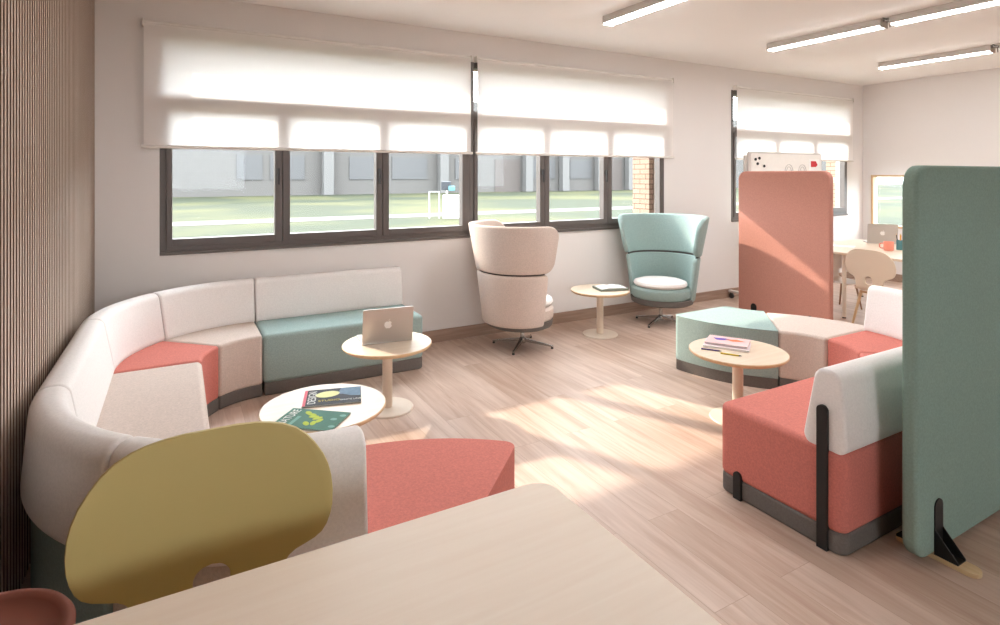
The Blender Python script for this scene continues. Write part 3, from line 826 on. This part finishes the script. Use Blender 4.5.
HWT = [(0.9555, 0.06), (0.953, 0.105), (0.948, 0.14), (0.94, 0.17), (0.925, 0.203), (0.905, 0.228), (0.88, 0.249), (0.849, 0.269), (0.82, 0.281), (0.79, 0.288), (0.755, 0.291),
       (0.72, 0.289), (0.695, 0.283), (0.672, 0.274), (0.655, 0.262), (0.642, 0.244), (0.632, 0.222), (0.622, 0.197), (0.61, 0.18), (0.595, 0.17), (0.57, 0.162), (0.53, 0.158), (0.50, 0.16)]
def shell_chair(loc, rz, m, legm, label, sc=1.0, group=None):
    t = thing('shell_chair', label, 'chair', loc, rz, group); t.scale = (sc, sc, sc)
    rows = []
    CT, CBt = 0.636, 0.535
    ZS = [z for z, h in HWT if z > 0.64] + [0.636-0.0035*i for i in range(11)] + [0.59-0.0075*i for i in range(8)] + [0.533, 0.515, 0.50]
    def hwid(zq):
        for (za, ha), (zb, hb) in zip(HWT, HWT[1:]):
            if zb <= zq <= za:
                f = (za-zq)/(za-zb); return ha+(hb-ha)*f
        return HWT[-1][1]
    for zz in ZS:
        hw = hwid(zz)
        yb = -0.20-0.10*(zz-0.5)
        if CBt < zz < CT:
            k = (CT-zz)/0.034; c = 0.042*(sqrt(max(0, 1-(1-k)**2)) if k < 1 else 1)
            if zz < CBt+0.02: c *= sqrt(max(0, (zz-CBt)/0.02))
        else: c = 0
        rows.append((zz, hw, yb, c, 0.45))
    for zz, hw, yb in ((0.478, 0.175, -0.188), (0.462, 0.195, -0.165), (0.452, 0.215, -0.12), (0.448, 0.225, -0.05), (0.446, 0.228, 0.03), (0.446, 0.222, 0.11), (0.444, 0.205, 0.17), (0.438, 0.175, 0.205), (0.43, 0.13, 0.222)):
        rows.append((zz, hw, yb, 0, 0))
    bm = bmesh.new(); nc = 12
    for side in (-1, 1):
        G = []
        for zz, hw, yb, c, cv in rows:
            G.append([bm.verts.new((side*(c+(hw-c)*(j/nc)), yb+cv*(c+(hw-c)*(j/nc))**2*min(1, max(0, (zz-0.48)/0.1)), zz + (0.25*((hw*j/nc)**2) if cv == 0 else 0))) for j in range(nc+1)])
        for a in range(len(G)-1):
            for j in range(nc):
                q = (G[a][j], G[a][j+1], G[a+1][j+1], G[a+1][j])
                bm.faces.new(q if side > 0 else q[::-1])
    bmesh.ops.remove_doubles(bm, verts=bm.verts, dist=1e-5)
    o = finish('seat_shell', bm, m, t, solid=0.014, sharp=70)
    b = o.modifiers.new('bevel', 'BEVEL'); b.width = 0.004; b.segments = 2; b.limit_method = 'ANGLE'; b.angle_limit = R(50)
    for sx in (-1, 1):
        for (y0, y1) in ((-0.12, -0.21), (0.12, 0.19)):
            bm = bmesh.new(); tube(bm, (sx*0.14, y0, 0.44), (sx*0.20, y1, 0.0), 0.018, 0.012, 16)
            lg = finish('leg', bm, legm, t)
    bm = bmesh.new(); box(bm, -0.15, 0.15, -0.135, -0.105, 0.412, 0.436); box(bm, -0.15, 0.15, 0.105, 0.135, 0.412, 0.436); box(bm, -0.015, 0.015, -0.105, 0.105, 0.412, 0.436)
    finish('underframe', bm, legm, t, bevel=0.004, segs=2)
    return t
SG = 'plastic shell chairs'
shell_chair((0.073, 1.385, 0), R(180), M['yellow'], M['leg'], 'mustard yellow shell chair tucked under the front desk', 1.0, SG)

# terracotta stool
t = thing('stool', 'round terracotta stool with raised rim in the dark lower left corner', 'stool', (-0.385, 1.60, 0))
bm = bmesh.new(); lathe(bm, [(0, 0.545), (0.10, 0.545), (0.165, 0.555), (0.182, 0.575), (0.183, 0.595), (0.176, 0.606), (0.164, 0.606), (0.155, 0.598), (0.147, 0.588), (0.10, 0.583), (0, 0.581)], 56)
finish('seat', bm, M['terracotta'], t, sharp=80)
for k in range(3):
    a = R(30+120*k); bm = bmesh.new(); tube(bm, (0.10*cos(a), 0.10*sin(a), 0.55), (0.16*cos(a), 0.16*sin(a), 0), 0.017, 0.013, 16); finish('leg', bm, M['terracotta'], t)
bm = bmesh.new()
for k in range(32):
    a, b = 2*pi*k/32, 2*pi*(k+1)/32; tube(bm, (0.135*cos(a), 0.135*sin(a), 0.22), (0.135*cos(b), 0.135*sin(b), 0.22), 0.008, n=8)
finish('foot_ring', bm, M['terracotta'], t)

# ------------------------------------------------------------------ far desk corner
DX0, DX1, DY0, DY1 = 6.43, 7.95, 2.35, 4.38
desk((7.2, 3.4, 0), DX0, DX1, DY0, DY1, 'pale wooden work table in the far corner between the two screens', M['tabletop'],
     [(6.50, 3.73), (6.50, 2.5), (7.86, 4.28), (7.86, 2.45)], 0.09, r=0.024)
shell_chair((6.40, 3.31, 0), R(-92), M['shellbeige'], M['leg'], 'beige shell chair with beech legs pulled up to the far table', 0.87, SG)
shell_chair((6.97, 4.02, 0), R(172), M['shellwhite'], M['legdark'], 'low white shell chair with dark wooden legs under the far table, beside the orange screen', 0.725, SG)
laptop((7.70, 3.945, 0.741), math.atan2(3.835-4.077, 7.819-7.603), 'open silver laptop on the far work table', R(5), 0.33, 0.235)
# mug
t = thing('mug', 'coral mug on the far work table in front of the laptop', 'mug', (7.05, 3.545, 0.741))
bm = bmesh.new(); lathe(bm, [(0, 0), (0.044, 0), (0.05, 0.006), (0.052, 0.10), (0.05, 0.102), (0.047, 0.10), (0.045, 0.01), (0, 0.008)], 40); finish('cup', bm, M['mug'], t)
bm = bmesh.new(); pts = [(-0.05, 0.08), (-0.075, 0.08), (-0.087, 0.065), (-0.087, 0.04), (-0.075, 0.025), (-0.05, 0.025)]
hd = Vector((0.45, -0.89, 0))
for p, q in zip(pts, pts[1:]): tube(bm, (p[0]*hd.x, p[0]*hd.y, p[1]), (q[0]*hd.x, q[0]*hd.y, q[1]), 0.007, n=10)
finish('handle', bm, M['mug'], t)
# pencil cup
t = thing('pencil_cup', 'teal pencil cup beside the coral mug', 'pencil cup', (7.24, 3.52, 0.741))
bm = bmesh.new(); lathe(bm, [(0, 0), (0.036, 0), (0.036, 0.11), (0.033, 0.11), (0.033, 0.006), (0, 0.006)], 32); finish('cup', bm, M['tealplastic'], t)
for k, (a, mt, lb) in enumerate(((0.4, 'penyellow', 'yellow pencil leaning in the teal cup on the far table'), (2.2, 'black', 'black pencil leaning in the teal cup on the far table'), (3.9, 'orangeink', 'orange pencil leaning in the teal cup on the far table'), (5.2, 'violet', 'violet pencil leaning in the teal cup on the far table'))):
    p0 = (7.24+0.012*cos(a), 3.52+0.012*sin(a), 0.749)
    tp = thing('pencil', lb, 'pencil', p0, 0, 'pencils in the teal cup')
    bm = bmesh.new(); tube(bm, (0, 0, 0), (0.022*cos(a), 0.022*sin(a), 0.16), 0.0045, n=8); finish('shaft', bm, M[mt], tp)
    bm = bmesh.new(); tube(bm, (0.022*cos(a), 0.022*sin(a), 0.16), (0.0245*cos(a), 0.0245*sin(a), 0.178), 0.0045, 0.001, n=8); finish('tip', bm, M['leg'], tp)
bm = bmesh.new(); box(bm, -0.105, 0.105, -0.148, 0.148, 0, 0.004)
o = tag(finish('paper_sheet', bm, M['paper'], None, smooth=False), 'white paper lying on the far work table by the orange screen', 'paper'); o.location = (6.98, 4.05, 0.7405); o.rotation_euler = (0, 0, 0.4)

# whiteboard on castors
bx0, bx1, by = 6.29, 7.84, 4.82
t = thing('whiteboard', 'mobile whiteboard with magnets and sketches behind the orange screen', 'whiteboard', ((bx0+bx1)/2, by, 0)); off = t.location.copy()
pr = round_poly([(bx0, 0.85), (bx1, 0.85), (bx1, 1.9), (bx0, 1.9)], 0.04, 6)
def slabxz(bm, pr, ya, yb):
    A = [bm.verts.new((x, ya, z)) for x, z in pr]; B = [bm.verts.new((x, yb, z)) for x, z in pr]
    bm.faces.new(A); bm.faces.new(B[::-1])
    for i in range(len(A)): bm.faces.new((A[i], B[i], B[(i+1) % len(A)], A[(i+1) % len(A)]))
bm = bmesh.new(); slabxz(bm, pr, by-0.012, by+0.012); finish('frame', bm, M['boardframe'], t, off, bevel=0.004, segs=2)
pr2 = round_poly([(bx0+0.05, 0.89), (bx1-0.025, 0.89), (bx1-0.025, 1.877), (bx0+0.05, 1.877)], 0.025, 6)
bm = bmesh.new(); slabxz(bm, pr2, by-0.016, by-0.011); bd = finish('writing_surface', bm, M['board'], t, off, smooth=False)
for mx, mz in ((6.420, 1.80), (6.495, 1.815), (6.460, 1.745), (6.590, 1.715), (6.375, 1.60)):
    bm = bmesh.new(); tube(bm, (mx, by-0.016, mz), (mx, by-0.026, mz), 0.018, n=18); finish('magnet', bm, M['black'], t, off)
for cx in (7.100, 7.390):
    bm = bmesh.new(); ys = by-0.0185
    def seg(p, q): tube(bm, (p[0], ys, p[1]), (q[0], ys, q[1]), 0.004, n=6)
    for k in range(10):
        a, b = pi*k/10, pi*(k+1)/10; seg((cx+0.085*cos(a), 1.64+0.10*sin(a)), (cx+0.085*cos(b), 1.64+0.10*sin(b)))
        seg((cx+0.055*cos(a), 1.62+0.09*sin(a)), (cx+0.055*cos(b), 1.62+0.09*sin(b)))
    for xx in (-0.085, -0.055, -0.02, 0.02, 0.055, 0.085): seg((cx+xx, 1.58), (cx+xx, 1.66))
    seg((cx-0.10, 1.575), (cx+0.10, 1.575))
    finish('sketch', bm, M['greyink'], t, off)
bm = bmesh.new(); slabxz(bm, [(7.540, 1.42), (7.775, 1.42), (7.775, 1.82), (7.540, 1.82)], by-0.0185, by-0.0162); cd = finish('notice_sheet', bm, M['paper'], t, off, smooth=False)
bm = bmesh.new(); slabxz(bm, [(7.580, 1.71), (7.690, 1.71), (7.730, 1.74), (7.690, 1.79), (7.580, 1.79)], by-0.0205, by-0.0187); finish('red_arrow', bm, M['redink'], cd, off, smooth=False)
bm = bmesh.new()
slabxz(bm, [(7.590, 1.60), (7.670, 1.60), (7.670, 1.625), (7.590, 1.625)], by-0.0205, by-0.0187); finish('red_line', bm, M['redink'], cd, off, smooth=False)
for lx in (bx0-0.01, bx1-0.3):
    bm = bmesh.new(); box(bm, lx-0.02, lx+0.02, by+0.012, by+0.04, 0.09, 1.85); finish('upright', bm, M['boardframe'], t, off, bevel=0.004, segs=2)
    bm = bmesh.new(); box(bm, lx-0.025, lx+0.025, by-0.27, by+0.262, 0.075, 0.105); ft = finish('foot', bm, M['boardframe'], t, off, bevel=0.006, segs=2)
    for cy in (by-0.25, by+0.23):
        bm = bmesh.new(); tube(bm, (lx-0.012, cy, 0.032), (lx+0.012, cy, 0.032), 0.032, n=24); box(bm, lx-0.017, lx+0.017, cy-0.012, cy+0.012, 0.034, 0.076)
        finish('castor', bm, M['darkmetal'], ft, off)

# ------------------------------------------------------------------ outside
bm = bmesh.new(); box(bm, -90, 130, -70, 120, -0.42, -0.16)
o = struct(finish('ground_lawn', bm, M['grass'], smooth=False))
bm = bmesh.new(); box(bm, -40, 60, 22.5, 24.5, -0.16, -0.145)
struct(finish('path', bm, M['path'], smooth=False))
FY = 52
t = thing('building', 'pale building across the lawn seen through the windows', 'building', (20, FY+5, -0.16)); off = (20, FY+5, -0.16)
bm = bmesh.new(); box(bm, -45, 95, FY, FY+10, -0.16, 9); finish('wall', bm, M['facade'], t, off, smooth=False)
def fwin(x0, x1, z0, z1, m='facadewin', nm='window'):
    bm = bmesh.new(); box(bm, x0, x1, FY-0.08, FY+0.05, z0, z1); finish(nm, bm, M[m], t, off, smooth=False)
for a, b in ((4.2, 6.2), (6.8, 9.6), (13.5, 16.5), (17.5, 21.0), (24, 26.5), (33, 36), (38, 41), (47, 51), (57, 62)):
    fwin(a, b, 1.2, 3.3)
fwin(28.5, 31.5, -0.16, 3.2, 'facadebrown', 'door'); fwin(42.5, 45.5, -0.16, 3.4, 'facadebrown', 'door')
for px in (11.5, 22.5, 32.2, 36.9, 41.8, 46.3, 54):
    bm = bmesh.new(); box(bm, px-0.45, px+0.45, FY-0.9, FY-0.1, -0.16, 6); finish('pillar', bm, M['pillar'], t, off, bevel=0.05, segs=2)
# utility cabinet on the lawn
t = thing('utility_cabinet', 'white utility cabinet with dark meter box on the lawn outside', 'cabinet', (9.68, 21.3, -0.16), R(-25))
bm = bmesh.new(); box(bm, -0.36, 0.36, -0.2, 0.2, 0.0, 0.95); finish('body', bm, M['cabwhite'], t, bevel=0.02, segs=2)
bm = bmesh.new(); box(bm, -0.08, -0.07, -0.206, -0.2, 0.06, 0.9); finish('door_seam', bm, M['boardframe'], t, smooth=False)
bm = bmesh.new(); tube(bm, (-0.2, 0.1, 0.94), (-0.2, 0.1, 1.2), 0.03, n=12); finish('post', bm, M['boardframe'], t)
bm = bmesh.new(); box(bm, -0.42, -0.02, -0.1, 0.16, 1.15, 1.5); finish('meter_box', bm, M['cabgrey'], t, bevel=0.03, segs=2)
bm = bmesh.new(); box(bm, -0.12, 0.14, -0.2, -0.1, 1.13, 1.32); finish('display_box', bm, M['tealplastic'], t, bevel=0.02, segs=2)
t = thing('rail_frame', 'thin white rail frame on the lawn beside the utility cabinet', 'rail', (9.05, 21.6, -0.16), R(-25))
for xx in (-0.2, 0.2):
    bm = bmesh.new(); tube(bm, (xx, 0, 0), (xx, 0, 1.1), 0.025, n=12); finish('post', bm, M['cabwhite'], t)
bm = bmesh.new(); tube(bm, (-0.2, 0, 1.08), (0.2, 0, 1.08), 0.022, n=12); finish('crossbar', bm, M['cabwhite'], t)

# ------------------------------------------------------------------ light
w = bpy.data.worlds.new('world'); scene.world = w; w.use_nodes = True
bg = w.node_tree.nodes['Background']; bg.inputs[0].default_value = (0.89, 0.955, 1.0, 1); bg.inputs[1].default_value = 10.0
sun = bpy.data.lights.new('sun', 'SUN'); sun.energy = 5.0; sun.angle = R(1.3); sun.color = (1.0, 0.87, 0.72)
so = bpy.data.objects.new('sun', sun); COL.objects.link(so)
so.rotation_euler = Vector((0.5, -1.0, -0.65)).to_track_quat('-Z', 'Y').to_euler(); so.location = (-5, 20, 15)

vs = scene.view_settings
scene.display_settings.display_device = 'sRGB'
vs.view_transform = 'Standard'; vs.look = 'None'; vs.gamma = 1.0; vs.use_curve_mapping = False
vs.exposure = 0.46
cy = scene.cycles
cy.max_bounces = 10; cy.diffuse_bounces = 6; cy.glossy_bounces = 3; cy.transparent_max_bounces = 12; cy.transmission_bounces = 6
cy.use_denoising = True; cy.caustics_reflective = False; cy.caustics_refractive = False
cy.sample_clamp_indirect = 6.0
